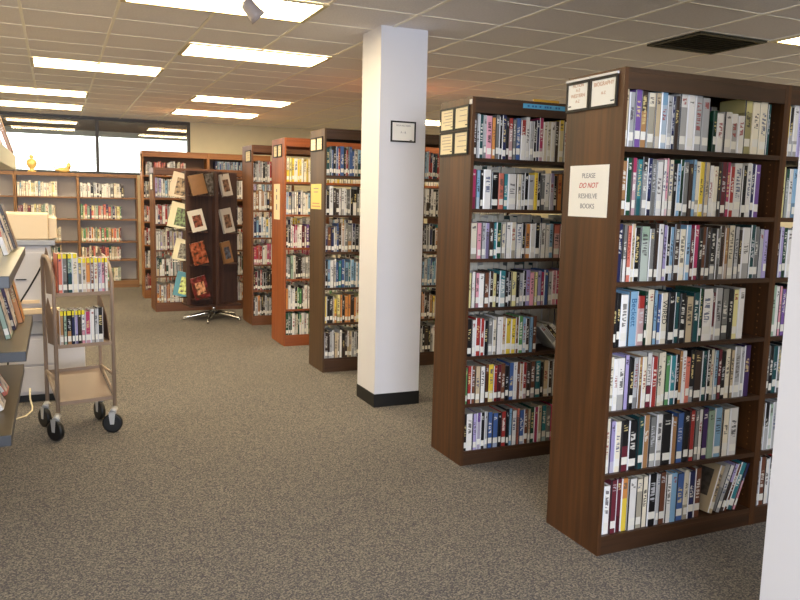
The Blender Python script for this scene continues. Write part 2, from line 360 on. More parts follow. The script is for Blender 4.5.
def make_book(rng, c, c2, w, d, h, loc, label, group, name='library_book', title=None, lean=0, tape=None, label_z=.022, lab=True, rz=0, rx=0):
    cols = jcols(rng, c, c2, h)
    if title: cols = (cols[0], cols[0], cols[0], (0, 0, cols[3][2], 0))
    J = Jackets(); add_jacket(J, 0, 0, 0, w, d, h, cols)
    o = J.build(name, [M_book]); o.location = loc; o.rotation_euler = (rx, lean, rz); tag(o, label, 'book', group)
    bx('page_block', M_page, (-w/2+.0026, w/2-.0026, .0066, d-.004, .004, h-.004), o)
    if lab: bx('spine_label', M_label, (-w*.365, w*.365, -.0008, .0002, label_z, label_z+.034), o)
    if title: text('title_lettering', title[0], title[1], title[2], o, (0, -.0008, h*.62), (PI/2, PI/2, 0))
    if tape: bx('tape', tape, (-w*.37, w*.37, -.0009, .0003, h-.03, h-.002), o)
    return o
SIZE = lambda w: 'thin' if w < .021 else ('thick' if w > .036 else 'medium')
ORD = ['', '1st', '2nd', '3rd'] + ['%dth' % k for k in range(4, 60)]
ORD[21] = '21st'; ORD[22] = '22nd'; ORD[23] = '23rd'; ORD[31] = '31st'; ORD[32] = '32nd'; ORD[33] = '33rd'
def parse(s):
    out = []
    for tk in s.split():
        hk = 1
        if '@' in tk: tk, hh = tk.split('@'); hk = float(hh)
        c2 = None
        if '/' in tk: tk, c2 = tk.split('/')
        out.append((tk[0], c2, float(tk[1:]), hk))
    return out
def shelf_row(s, x0, x1, y, z, hm, rng, where, group, grow=.2, d=.15, titles={}):
    toks = parse(s); n = len(toks)
    ws = [t[2]*(1+grow*i/n) for i, t in enumerate(toks)]; k = (x1-x0)/sum(ws); x = x0
    res = []
    for i, ((c, c2, _, hk), wt) in enumerate(zip(toks, ws)):
        w = wt*k - .0006; h = min(hm*hk*rng.uniform(.93, 1.03), .252); x += wt*k
        if c == '_': continue
        lb = '%s %s book %s from left, %s' % (SIZE(w), NAME[c], ORD[i+1], where)
        res.append(make_book(rng, c, c2, w, d*rng.uniform(.92, 1.06), h, (x-wt*k/2, y+rng.uniform(0, .006), z+.0004), lb, group, label_z=rng.uniform(.016, .034), lab=rng.random() < .8, title=titles.get(i)))
    return res
# the crowd of farther books: one object
CR = Jackets()
def crowd_label(x, y, z, w, lz, front=-1):
    L = (*lin((232, 228, 218)), 1); e = .0008*front; a = w*.365
    CR.face([(x-a, y+e, z+lz), (x+a, y+e, z+lz), (x+a, y+e, z+lz+.034), (x-a, y+e, z+lz+.034)], [(9, 0)]*4, (L, L, L, (0, 0, 0, 0)))
ALL = 'wwwccckkkggGbBstTnNmrRoOpPvlyYeeaADD'
def crowd_row(x0, x1, y, z, hm, rng, pal=ALL, front=-1, d=.15, pages=False, wm=.027, lab=True):
    x = x0
    while x < x1-.01:
        w = rng.uniform(wm*.5, wm*1.35); 
        if x+w > x1: w = x1-x
        h = min(hm*rng.uniform(.86, 1.05), .25); c = rng.choice(pal)
        cols = jcols(rng, c, rng.choice(pal) if rng.random() < .15 else None, h)
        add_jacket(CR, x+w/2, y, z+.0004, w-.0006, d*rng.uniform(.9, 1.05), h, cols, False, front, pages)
        if lab and not pages and rng.random() < .9: crowd_label(x+w/2, y, z, w, rng.uniform(.014, .03), front)
        x += w

# ---------------------------------------------------------------- bookcases
def bookcase(x0, y0, W, D, H, zs, mv, mh, label, group, back=None, fascia=.085, t=.019, base=None, pegs=True, mback=None, end_mat=None, edge=True):
    o = thing('bookcase', (x0, y0, 0), label, 'bookcase', group)
    for k, (a, b) in enumerate(((0, t), (W-t, W))):
        bm = bmesh.new(); box(bm, a, b, 0, D, 0, H)
        if pegs:
            fx0, fx1 = ((b, b+.0004) if k == 0 else (a-.0004, a))
            for yy in (.05, D/2-.03, D/2+.03, D-.05):
                z = .14
                while z < H-.14:
                    box(bm, fx0, fx1, yy-.003, yy+.003, z-.003, z+.003, 1); z += .032
        obj('side_panel', bm, [end_mat or mv, M_edge], o, .0015)
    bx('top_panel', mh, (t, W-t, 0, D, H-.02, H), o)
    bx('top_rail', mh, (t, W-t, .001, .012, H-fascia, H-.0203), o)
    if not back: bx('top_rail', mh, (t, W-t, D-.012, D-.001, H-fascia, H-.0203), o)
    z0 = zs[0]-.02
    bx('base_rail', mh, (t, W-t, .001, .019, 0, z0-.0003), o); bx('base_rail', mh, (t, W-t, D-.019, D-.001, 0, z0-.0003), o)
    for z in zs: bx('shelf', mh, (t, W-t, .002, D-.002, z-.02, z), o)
    if back: bx('back_panel', mback, (t, W-t, back, back+.006, z0, H-.02), o)
    return o
rng = random.Random(5)
H = 2.098; Z7 = [.085+.2825*k for k in range(7)][::-1]      # shelf tops, top row first
ZR = Z7[::-1]
SH = ['top shelf', 'second shelf', 'third shelf', 'fourth shelf', 'fifth shelf', 'sixth shelf', 'bottom shelf']
# --- the nearest range
XA, YA = 2.131, 2.575; WA = .936; DA = .385
bookcase(XA, YA, WA, DA, H, ZR, M_walnut, M_walnut_h, 'nearest dark walnut bookcase with two framed signs on its end', 'dark walnut bookcases')
bookcase(XA+WA+.0005, YA, WA, DA, H, ZR, M_walnut, M_walnut_h, 'dark walnut bookcase behind the white column at the right edge', 'dark walnut bookcases')
A1 = [('e5 G6 v7 D7/a c8 e6 s7 G5 B3 D5 w8 w8 G8 G8 _5 N4@.74 w7@.75 w8@.75 w7@.75 w7@.75 Y8@1.04 c8 c8 T3', 2.985),
      ('a7 N6 P5 t6 k6 B5 g5 w7 w4 p3 c5 k4 s4 N4 g6 D3 s4 c5 y5 e5 w5@.92 c5@.9 D3 R6 P4 r5 w9 k5 w5 B4 v6', 2.955),
      ('G2 B5 g4/w O5 e4 k6 m10 g5 D4 w5 l4 k4 s4 D6 c7 s5 R4 P5 k4 A4 D5 k6 g4 D5 a4 c7 G5 D3 w9 T5 g5 G5 l4', 3.035),
      ('k5 k4 w8 s10 r7@.9 N3 c6 s4 b4 c7 k7 T5 k6 e8@.92 T6 N3 w11 R3@.92 G7 g7 k4 Y6 w6', 2.92),
      ('c6 w5 w7 l5 k5 G5 a4 c5 w6/R r6 c5 c4 n5 t6 k4 a4 w4 O5@.9 k4 D9 T5 k4 c4 s4 R4 k5 c5 e4 G7 G4 V7', 2.99),
      ('c6 l5 c6 k8/R k9 T6 a6 g7 w6 k10 a5@.95 b7 k6 r5 g4 w4 V6 m6 s8 c7 w9', 2.94),
      ('m3 w6 R6 R5 o6/y w8 c6 c5 k8 G3 A6 w5 s5 b7 c4 B6 A6', 2.738)]
TITLES = {3: {3: ('Beckett', .040, mat('blue_title', (40, 96, 140), .5)), 9: ('WIRED', .034, mat('black_title', (40, 36, 34), .5))}}
HM = [.236, .238, .24, .238, .24, .242, .24]
for k, (s, xe) in enumerate(A1):
    shelf_row(s, 2.152, xe, YA+.014, Z7[k], HM[k], rng, SH[k]+' of nearest bookcase', 'books in the nearest bookcase', titles=TITLES.get(k, {}))
# leaning books at the right end of the bottom shelf
x = 2.788; th = .34
for c, c2, w, h, nm in [('e', None, .034, .235, 'tan book with a photo cover leaning right'), ('w', 'G', .028, .236, 'white book leaning right beside the tan one'), ('l', 'D', .022, .24, 'lilac and brown book leaning right'),
                    ('A', None, .018, .238, 'brown book leaning on the teal one'), ('t', None, .034, .238, 'teal book leaning right'), ('B', 'p', .016, .235, 'navy book leaning last against the side')]:
    o = make_book(rng, c, c2, w, .15, h, (x+w/2*math.cos(th), YA+.016, Z7[6]+w/2*math.sin(th)+.0008), nm+', bottom shelf of nearest bookcase', 'books in the nearest bookcase', lean=th, rz=.15 if c == 'e' else 0)
    if c == 'e':
        bx('cover_photo', mat('dark_cover_photo', (84, 76, 68), .4, bscale=45, var=.95), (-w/2-.0006, -w/2+.0002, .03, .125, .075, .205), o)
    x += w/math.cos(th) + (.012 if c == 'e' else .001)
SB = ['y5/e k5/G w6 l6 G6 k4', 'Y6 N5 w5 s5 k6 c5', 'k6 l4 N5 w6 k6 G5', 'm6 w4 p3 v5 A6 k4', 'g5 k5 T6 g5 c6 k4', 'e5 k6/G m5 G6 k5 w5', 'G6 A8 w6 k5 r5 k5']
for k, s in enumerate(SB):
    shelf_row(s, 3.09, 3.25, YA+.014, Z7[k], .238, rng, SH[k]+' right of the nearest bookcase', 'books beside the white column edge', grow=0)
    crowd_row(3.252, 3.95, YA+.016, Z7[k], .238, rng)
for k in range(7):
    for a, b in ((2.152, 3.03), (3.09, 3.97)): crowd_row(a, b-rng.uniform(0, .25), YA+DA-.014, Z7[k], .225, rng, front=1)
# --- second range
YB2 = 3.808; HB = 2.112
bookcase(2.114, YB2, WA, DA, HB, ZR, M_walnut, M_walnut_h, 'second dark walnut bookcase with four framed signs on its end', 'dark walnut bookcases')
bookcase(2.114+WA+.0005, YB2, WA, DA, HB, ZR, M_walnut, M_walnut_h, 'dark walnut bookcase hidden behind the nearest one', 'dark walnut bookcases')
A2 = [('D3 G3 T4 G3 p6 o3 g4 k3 B4 k3 r4 g3 b5 r5/w w4 G4 k3 B3 P4 c4 c4 w4 D4 y5 w5', 2.775, .238),
      ('P4 s4 k3 w8 k7 O5 t4 w9 c4 g3 k4 G6 y3 k3 g4 w5 l4 k3 o5 k4', 2.775, .215),
      ('c7 p4 G4 l4 D4 t3 N5 c4 w5 c5 w6 k3 o5 w5 k5 w5 w4 s4 O7 r2', 2.765, .205),
      ('Y3 w4 p4 w5 A5 D4 Y3 k3 t6 k3 k3 Y5 k3 G4 k3 l4 p4 Y3 l4 P3 b4 G4 p4 P4', 2.765, .205),
      ('k5 w4 r5 r4 k4 g5 c4 w6 e4 y6 y5 A3 n5 s3 D4 s4 A4', 2.61, .215),
      ('n2 r4 A4 e5 w5 A4 y5 r4 R4 A4 k4 b5 w3 A4 e3 r4 D4 A5 t6 k3 e6 D4 w4', 2.765, .22),
      ('k3 w6 l4 v4 k4 G3 b5 b6 k3 r5 k3 s3 w5 O3 b5 A4 e3 N4 P4 e4 t5 g5 P3', 2.765, .22)]
for k, (s, xe, hm) in enumerate(A2):
    if k < 4:
        shelf_row(s, 2.136, xe, YB2+.012, Z7[k], hm, rng, SH[k]+' of second bookcase', 'books in the second bookcase', grow=.1)
    else:
        toks = parse(s); tot = sum(t[2] for t in toks); kk = (xe-2.136)/tot; x = 2.136
        for c, c2, wt, hk in toks:
            w = wt*kk; h = hm*rng.uniform(.94, 1.04)
            add_jacket(CR, x+w/2, YB2+.012, Z7[k]+.0004, w-.0006, .15, h, jcols(rng, c, c2, h), False)
            if rng.random() < .9: crowd_label(x+w/2, YB2+.012, Z7[k], w, rng.uniform(.014, .03))
            x += w
    if k != 4: crowd_row(xe, 3.03, YB2+.012, Z7[k], hm, rng)
    crowd_row(3.072, 3.96, YB2+.012, Z7[k], hm, rng)
    crowd_row(2.136, 3.03, YB2+DA-.014, Z7[k], .25, rng, front=1, pal='wwwwGGgkrTBc')
    crowd_row(3.072, 3.96, YB2+DA-.014, Z7[k], .225, rng, front=1)
x = 2.79; th = -.75
for c, w in (('G', .03), ('D', .024), ('w', .028)):
    make_book(rng, c, None, w, .15, .2, (x-w/2*math.cos(th), YB2+.014, Z7[4]+w/2*abs(math.sin(th))+.001), {'G': 'silver grey', 'D': 'dark brown', 'w': 'white'}[c]+' book slumped left at the end of the fifth shelf, second bookcase', 'books in the second bookcase', lean=th)
    x += w/math.cos(th) + .001
# --- third range, left and right of the column
ZC = ZR
def far_range(x, y, W, D, Hh, zs, mv, mh, labels, group, pals, hm, wm=.027, end_mat=None, n=2, rear=True, back=None, mback=None, fill=None):
    for s in range(n):
        xs = x + s*(W+.0005)
        bookcase(xs, y, W, D, Hh, zs, mv, mh, labels[s], group, end_mat=end_mat if s == 0 else None, pegs=False, back=back, mback=mback)
        for k, z in enumerate(zs[::-1]):
            xe = xs+W-.03
            if fill: xe = xs + (W-.04)*fill[s][k] + .02
            top = (zs[1]-zs[0])-.03
            crowd_row(xs+.022, xe, y+.012, z, min(hm, top), rng, pals[k % len(pals)], wm=wm)
            if rear: crowd_row(xs+.022, xs+W-.03, y+D-.014, z, min(hm-.01, top), rng, 'wwGGgkrTBc', front=1)
ZF = [.085+.2825*k for k in range(7)]
Z3 = [.17, .437, .70, .955, 1.235, 1.50, 1.775]
# the third range carries six wider-spaced shelves
Z3 = [.125, .44, .755, 1.07, 1.39, 1.73]
far_range(2.109, 6.365, WA, .40, 2.125, Z3, M_walnut, M_walnut_h, ['third dark walnut bookcase with yellow notice, left of the column', 'dark walnut bookcase seen just right of the white column'], 'dark walnut bookcases',
          ['kTTgBkbsrr', 'kwwkgwDkw', 'kaatgBbDAk', 'sssstwGksb', 'yyYeoakDDk', 'wGwweDk'], .245, end_mat=M_walnut2)
far_range(2.111, 7.638, WA, .50, 2.126, [.115, .385, .70, 1.02, 1.36, 1.69], M_red, M_red_h, ['reddish orange wood bookcase with two small framed signs', 'reddish wood bookcase hidden behind the third range'], 'wooden bookcases beyond the column',
          ['yywccYww', 'wGwgsBwc', 'wkvRwwPk', 'gGmwkgDc', 'kwBnokwG', 'nNcawwGs'], .235)
far_range(2.10, 9.011, WA, .507, 2.127, [.115, .42, .73, 1.05, 1.37, 1.70], M_mid, M_mid_h, ['medium brown bookcase standing behind the reddish one', 'medium brown bookcase hidden at the back'], 'wooden bookcases beyond the column',
          ['GgkwRsr', 'eacakwG', 'wyGwBsw', 'wrwPrcw', 'kkrkaRk', 'kGgeokD'], .235)
# --- low range behind the display tower and tall range behind it
far_range(1.15, 10.40, .93, .5, 1.87, [.12, .47, .81, 1.15, 1.49], M_mid, M_mid_h, ['low brown bookcase standing directly behind the display tower', 'low brown bookcase right of the display tower'], 'wooden bookcases at the back',
          ['wGlwsgc', 'wwGBrwc', 'GlRwgec', 'weGAwkN', 'wcoweRG'], .25)
for s, (xs, lb) in enumerate(((1.15, 'tall light oak bookcase with open top shelf, beside the window shelves'), (2.095, 'tall light oak bookcase with blue volumes on its top shelf'))):
    bookcase(xs, 11.8, .944, .30, 2.15, [.12, .45, .79, 1.13, 1.47, 1.80], M_oak, M_oak_h, lb, 'light oak bookcases', back=.27, mback=M_brownback, pegs=False)
    for k, z in enumerate([1.80, 1.47, 1.13, .79, .45, .12]):
        if k == 0 and s == 1:
            x = xs+.10
            for q in range(14):
                cc = jcols(rng, 'b' if q % 2 else 'B', None, .25); add_jacket(CR, x+.025, 11.83, z, .034, .17, .235, cc, False)
                cc = jcols(rng, 's', None, .25); add_jacket(CR, x+.052, 11.83, z, .018, .17, .235, cc, False); x += .058
        elif k == 0:
            for a, b, pal in ((.05, .14, 'GgA'), (.17, .33, 'OrO'), (.36, .47, 'wG'), (.50, .62, 'OcO')): crowd_row(xs+a, xs+b, 11.83, z, .2, rng, pal)
        else: crowd_row(xs+.022, xs+.9, 11.83, z, .24, rng, 'wrOgAGkwc')
# --- shelving under the window
for s, xs in enumerate((-2.365, -1.47, -.57, .325)):
    ZW = [.11, .455, .75, 1.11, 1.455]
    bookcase(xs, 13.27, .895, .32, 1.825, ZW, M_win, M_win_h, ['window-wall bookcase at the far left out of view', 'low bookcase under the window at the left picture edge', 'low bookcase under the window carrying the golden figurines', 'low bookcase under the window beside the tall oak bookcase'][s],
             'low bookcases along the window wall', back=.30, mback=M_greyback, pegs=False, fascia=.05)
    for k, z in enumerate(ZW[::-1]):
        e = [.66, .62, .7, .7, .68][k] + (.1 if s == 3 and k < 2 else 0)
        pal = [['cwYcGs', 'YcmeRAc', 'AceYn', 'ceANg', 'AcRY'], ['wlkDGwc', 'eYnOVmO', 'oeOYRmn', 'eNcROe', 'mYcGn']][s == 3][k]
        crowd_row(xs+.03, xs+e*.9, 13.30, z, .225, rng, pal, wm=.036)
tag(CR.build('packed_library_books', [M_book]), 'rows of labelled library books filling the farther bookcases', 'books', kind='stuff')

# ---------------------------------------------------------------- signs on the end panels
FX = -.5*PI     # text on an end panel faces -x
def end_sign(name, x, y0, y1, z0, z1, label, lines, paper=M_paper, frame=True, strip=False, logo=1, group='framed signs on the bookcase ends'):
    """framed notice on a panel facing -x; (y0 far side, y1 near side)"""
    W_, Hh = y1-y0, z1-z0
    t = thing(name, (x-.0005, (y0+y1)/2, z0), label, 'sign', group)
    f = .011
    if frame:
        bm = bmesh.new()
        for a in ((-W_/2, W_/2, 0, f), (-W_/2, W_/2, Hh-f, Hh), (-W_/2, -W_/2+f, f, Hh-f), (W_/2-f, W_/2, f, Hh-f)): box(bm, -.008, 0, a[0], a[1], a[2], a[3])
        obj('frame', bm, M_frame, t)
    else: f = 0
    bx('paper', paper, (-.004 if frame else -.0012, -.0005 if frame else 0, -W_/2+f, W_/2-f, f, Hh-f), t)
    px = -.0045 if frame else -.0016
    for ln in lines:
        kind, s, zz, size, m = ln[:5]
        if kind == 't': text('lettering', s, size, m, t, (px, 0, zz), (PI/2, 0, FX), italic=ln[5] if len(ln) > 5 else 0)
        else:
            bm = bmesh.new(); box(bm, px-.0003, px+.0002, s[0]*W_, s[1]*W_, zz-size/2, zz+size/2); obj('print_mark', bm, m, t)
    if logo: bx('print_mark', M_frame, (px-.0004, px+.0002, *((W_*.28, W_*.4) if logo == 2 else (-W_*.40, -W_*.27)), f+.012, f+.017), t)
    if strip: bx('header_strip', M_white, (-.012, 0, -W_/2, W_/2, Hh+.001, Hh+.010), t)
    return t
XP = XA
end_sign('framed_sign', XP, 2.797, 2.960, 1.945, 2.075, 'framed sign reading WESTERN A-Z, left of two on the nearest bookcase end', [('t', 'FICTION', .112, .020, M_ink2), ('t', 'A-Z', .092, .018, M_ink2), ('t', 'WESTERN', .068, .022, M_ink2), ('t', 'A-Z', .044, .018, M_ink2)], strip=True, logo=2)
end_sign('framed_sign', XP, 2.612, 2.793, 1.945, 2.075, 'framed sign reading BIOGRAPHY A-Z, right of two on the nearest bookcase end', [('t', 'BIOGRAPHY', .100, .024, M_ink2), ('t', 'A-Z', .062, .018, M_ink2)], strip=True, logo=1)
end_sign('taped_notice', XP, 2.640, 2.910, 1.484, 1.708, 'white paper notice asking not to reshelve books, nearest bookcase end', [('t', 'PLEASE', .178, .030, M_ink), ('t', 'DO NOT', .136, .032, M_redink, .3), ('t', 'RESHELVE', .090, .030, M_ink), ('t', 'BOOKS', .046, .030, M_ink)], frame=False, logo=0, group=None)
def bars(seed, n, W_=.9):
    r = random.Random(seed); L = []
    for i in range(n):
        a = r.uniform(-.38, -.3); z = .108-i*.088/n
        L.append(('b', (a, r.uniform(.1, .34)), z, .004, M_inkl))
    return L
XQ = 2.114
for k, (y0, y1, z0, z1, lb) in enumerate(((4.012, 4.188, 1.938, 2.073, 'upper left of four framed lists on the second bookcase end'), (3.838, 4.008, 1.938, 2.073, 'upper right of four framed lists on the second bookcase end'),
                             (4.012, 4.188, 1.798, 1.934, 'lower left of four framed lists on the second bookcase end'), (3.838, 4.008, 1.798, 1.934, 'lower right of four framed lists on the second bookcase end'))):
    end_sign('framed_sign', XQ, y0, y1, z0, z1, lb, bars(k+3, 5 if k % 2 == 0 else 3), paper=M_cream, logo=1)
tag(bx('paper_tag', M_white, (XQ-.002, XQ-.0004, 3.812, 3.842, 2.072, 2.098)), 'tiny white square tag at the second bookcase top corner', 'tag')
for k, (a, b) in enumerate(((6.585, 6.75), (6.41, 6.575))):
    end_sign('framed_sign', 2.109, a, b, 1.94, 2.06, ['left', 'right'][k]+' of two bright framed signs on the third bookcase end', bars(20+k, 3), logo=0, paper=M_cream)
end_sign('yellow_notice', 2.109, 6.44, 6.735, 1.436, 1.656, 'yellow paper notice with curved border on the third bookcase end', [('b', (-.25, .25), .18, .008, M_ink), ('b', (-.2, .2), .15, .008, M_ink), ('b', (-.35, .35), .05, .010, M_ink2), ('b', (-.4, .4), .025, .010, M_ink2)], frame=False, logo=0, paper=mat('yellow_paper', (232, 206, 128), .7), group=None)
for k, (a, b) in enumerate(((7.90, 8.05), (7.735, 7.885))):
    end_sign('framed_sign', 2.111, a, b, 1.936, 2.066, ['left', 'right'][k]+' of two framed signs on the reddish bookcase end', bars(30+k, 3), logo=0, paper=M_cream)
end_sign('vertical_notice', 2.111, 7.81, 8.045, 1.30, 1.667, 'tall cream paper strip on the reddish bookcase end', [('b', (-.06, .1), .30, .03, M_ink), ('b', (-.06, .1), .23, .05, M_ink), ('b', (-.06, .1), .13, .06, M_ink)], frame=False, logo=0, paper=M_cream, group=None)
end_sign('framed_sign', 2.10, 9.055, 9.315, 1.932, 2.068, 'single framed sign on the medium brown bookcase end', bars(40, 3), logo=0, paper=M_cream)
end_sign('framed_sign', 1.15, 10.44, 10.75, 1.58, 1.80, 'single pale sign on the low bookcase end behind the tower', bars(41, 2), logo=0, paper=M_white)
end_sign('framed_sign', 1.15, 11.83, 12.06, 1.85, 2.10, 'pale sign on the tall oak bookcase end', bars(42, 2), logo=0, paper=M_white)
# sign on the column front, facing -y
t = thing('framed_sign', (2.299, 5.1555, 1.948), 'black framed sign on the white column', 'sign')
bm = bmesh.new(); Wc, Hc, f = .196, .148, .011
for a in ((-Wc/2, Wc/2, 0, f), (-Wc/2, Wc/2, Hc-f, Hc), (-Wc/2, -Wc/2+f, f, Hc-f), (Wc/2-f, Wc/2, f, Hc-f)): box(bm, a[0], a[1], -.008, 0, a[2], a[3])
obj('frame', bm, M_frame, t); bx('paper', M_paper, (-Wc/2+f, Wc/2-f, -.004, -.0005, f, Hc-f), t)
text('lettering', 'NON-FICTION', .017, M_ink, t, (0, -.0045, .116), (PI/2, 0, 0)); text('lettering', 'A - B', .02, M_ink, t, (0, -.0045, .068), (PI/2, 0, 0))
bx('print_mark', M_frame, (.052, .072, -.0045, -.0038, .013, .018), t)
# coloured strips on the second bookcase's top rail
t = tag(bx('shelf_tag', mat('blue_label', (88, 168, 208), .4), (2.44, 2.728, YB2-.0006, YB2+.0008, 2.071, 2.097)), 'light blue printed strip on the second bookcase top rail', 'label')
bm = bmesh.new()
for k, x in enumerate((2.47, 2.50, 2.52, 2.55, 2.585, 2.60, 2.62, 2.66, 2.68)): box(bm, x, x+.012, YB2-.0012, YB2-.0005, 2.079, 2.090)
obj('print_mark', bm, mat('dark_blue_print', (40, 100, 160), .5), t)
tag(bx('shelf_tag', mat('amber_label', (206, 160, 50), .4), (2.512, 2.684, YB2+.001, YB2+.012, HB+.0005, HB+.014)), 'amber strip lying on top of the second bookcase', 'label')

# ---------------------------------------------------------------- display tower
t = thing('display_tower', (1.76, 9.62, 0), 'dark revolving book display tower on a chrome star base', 'display stand', rz=.12)
M_tower = wood('very_dark_wood', (48, 28, 20), (78, 48, 34))
bm = bmesh.new()
for k in range(5):
    a = 2*PI*k/5+.45; c, s = math.cos(a), math.sin(a)
    tube(bm, [(0, 0, .085), (.12*c, .12*s, .075), (.33*c, .33*s, .035), (.37*c, .37*s, .03)], .02, 10, radii=[.03, .025, .016, .014])
    tube(bm, [(.36*c, .36*s, .03), (.36*c, .36*s, .0)], .014, 10)
obj('star_base', bm, M_chrome, t)
bm = bmesh.new(); tube(bm, [(0, 0, .07), (0, 0, .20)], .024, 16); obj('pole', bm, M_chrome, t)
bx('tower_panel', M_tower, (-.34, .12, -.02, .02, .19, 1.82), t, .002)
bx('tower_panel', M_tower, (-.02, .02, -.16, .20, .19, 1.82), t, .002)
bx('tower_panel', M_tower, (.02, .34, .10, .14, .19, 1.82), t, .002)
bx('tower_body', M_tower, (-.30, .10, -.02, .30, .18, 1.815), t, .002)
bx('base_board', M_tower, (-.32, .32, -.10, .30, .17, .19), t)
def face_book(loc, w, h, d, covmat, label, picm=None, lean=.2, rz=0, tilt=0, group='face-out books on the display tower', edge=None, pic=(.2, .8, .2, .75)):
    """a book standing face-out: cover towards local -y"""
    o = bx('display_book', covmat, (-w/2, w/2, 0, d, 0, h)); tag(o, label, 'book', group); o.location = loc
    o.rotation_euler = Matrix.Rotation(rz, 3, 'Z').to_4x4().to_euler(); o.rotation_euler = (Matrix.Rotation(rz, 3, 'Z') @ Matrix.Rotation(-lean, 3, 'X') @ Matrix.Rotation(tilt, 3, 'Y')).to_euler()
    bx('page_block', M_page, (-w/2+.004, w/2+.001, .003, d-.003, .004, h+.001), o)
    if picm: bx('cover_picture', picm, (-w/2+w*pic[0], -w/2+w*pic[1], -.0008, .0003, h*pic[2], h*pic[3]), o)
    return o
def pm(n, rgb, s=14, v=.6, other=(60, 46, 36)):
    m = mat(n, rgb, .35, bscale=s*1.6, var=v)
    if v >= .4:
        nt = m.node_tree; r = nt.nodes.new('ShaderNodeValToRGB'); nz = [q for q in nt.nodes if q.type == 'TEX_NOISE'][0]
        r.color_ramp.interpolation = 'EASE'; e = r.color_ramp.elements; e[0].position = .38; e[0].color = (*lin(other), 1); e[1].position = .62; e[1].color = (*lin(tuple(min(255, x+32) for x in rgb)), 1)
        k = e.new(.5); k.color = (*lin(rgb), 1)
        nt.links.new(nz.outputs['Fac'], r.inputs['Fac']); nt.links.new(r.outputs['Color'], nt.nodes['Principled BSDF'].inputs['Base Color'])
    return m
c_cream, c_tan = pm('cream_cover', (228, 216, 176), 9, .12), pm('tan_cover', (150, 108, 70), 9, .2)
TB = [(-.20, -.075, 1.54, .20, .24, c_tan, None, 'tan book at the top of the tower front', 0), (-.03, -.085, 1.54, .13, .26, pm('blue_gold_cover', (96, 90, 84)), None, 'dark patterned book top front of the tower', 0),
      (-.21, -.075, 1.10, .19, .26, pm('white_cover', (226, 218, 206), 8, .1), pm('red_green_picture', (132, 70, 50)), 'white book with red picture on the tower front, second row', 0),
      (-.19, -.075, .70, .19, .27, pm('rust_cover', (150, 76, 48), 12, .5), None, 'rust red book on the tower front, third row', 0),
      (-.18, -.075, .28, .20, .27, pm('crimson_cover', (110, 36, 36), 10, .8), pm('flame_picture', (206, 150, 110)), 'crimson book on the tower front, bottom row', 0)]
rzT = .12
def tw(x, y, z): return (1.76+x*math.cos(rzT)-y*math.sin(rzT), 9.62+x*math.sin(rzT)+y*math.cos(rzT), z)
for x, y, z, w_, h_, cm, pmm, lb, _ in TB:
    face_book(tw(x+.02, -.10, z), w_, h_, .022, cm, lb, pmm, lean=.15, rz=rzT+.2, tilt=-.2)
    bx('ledge', M_tower, (x-.11, x+.11, -.11, -.02, z-.02, z-.004), t)
LB = [(-.46, 1.50, .20, .30, pm('cream_red_cover', (226, 204, 176), 9, .15), pm('muted_green_picture', (150, 120, 84)), 'cream book with picture hanging left of the tower, top row'),
      (-.46, 1.13, .25, .31, c_cream, pm('leaf_green_picture', (96, 116, 60), 20), 'cream book with green leaf picture left of the tower'),
      (-.43, .74, .20, .26, c_cream, pm('small_grey_picture', (120, 110, 84), 20), 'cream book with small grey picture left of the tower'),
      (-.43, .30, .20, .30, pm('teal_cover', (60, 132, 142), 6, .2), pm('yellow_streak', (190, 200, 90)), 'teal book left of the tower, bottom row')]
for x, z, w_, h_, cm, pmm, lb in LB:
    face_book(tw(x+.025, .02, z), w_, h_, .022, cm, lb, pmm, lean=.15, rz=rzT-.2, tilt=.24, pic=(.3, .98, .1, .8))
    bm = bmesh.new(); tube(bm, [(-.34, 0, z-.006), (x-.1, -.0, z-.006)], .004, 8); tube(bm, [(-.34, -.05, z-.006), (x-.1, -.05, z-.006)], .004, 8); obj('wire_holder', bm, M_chrome, t)
for k, (x, z, w_, h_, lb) in enumerate([(.19, 1.53, .17, .27, 'white framed brown book right of the tower, top row'), (.21, 1.08, .19, .30, 'white framed brown book right of the tower, second row'), (.20, .70, .16, .27, 'tan and blue book right of the tower, third row')]):
    face_book(tw(x, -.02, z), w_, h_, .03, pm('white_cover_b', (206, 196, 184), 8, .1) if k < 2 else c_tan, lb, pm('brown_picture', (122, 84, 62)) if k < 2 else pm('slate_picture', (70, 80, 100)), lean=.15, rz=rzT+.5, tilt=-.14)
    bx('ledge', M_tower, (x-.08, x+.1, -.06, .10, z-.02, z-.004), t)

# ---------------------------------------------------------------- book cart
t = thing('book_cart', (.108, 5.34, 0), 'small tan steel library book cart on four black casters', 'cart', rz=.19)
cw, cdp, r = .172, .17, .0125
for s in (-1, 1):
    bm = bmesh.new(); x = s*cw
    pts = [(x, -cdp, .13), (x, -cdp, .96)]
    for k in range(1, 9):
        a = PI/2*k/8; pts.append((x, -cdp+.24*(1-math.cos(a)), .96+.17*math.sin(a)))
    pts += [(x, cdp-.03, 1.125), (x, cdp, 1.10), (x, cdp, .36), (x, cdp+(.0), .13)]
    tube(bm, pts, r, 12); obj('end_frame', bm, M_cart, t)
    bm = bmesh.new(); tube(bm, [(x, -cdp, .235), (x, cdp, .37)], .009, 8); tube(bm, [(x, -cdp, .37), (x, cdp, .37)], .009, 8); obj('brace', bm, M_cart, t)
M_zinc = mat('zinc_fork', (200, 198, 194), .45, .3)
M_cartd = mat('brown_cart_panel', (104, 78, 62), .45)
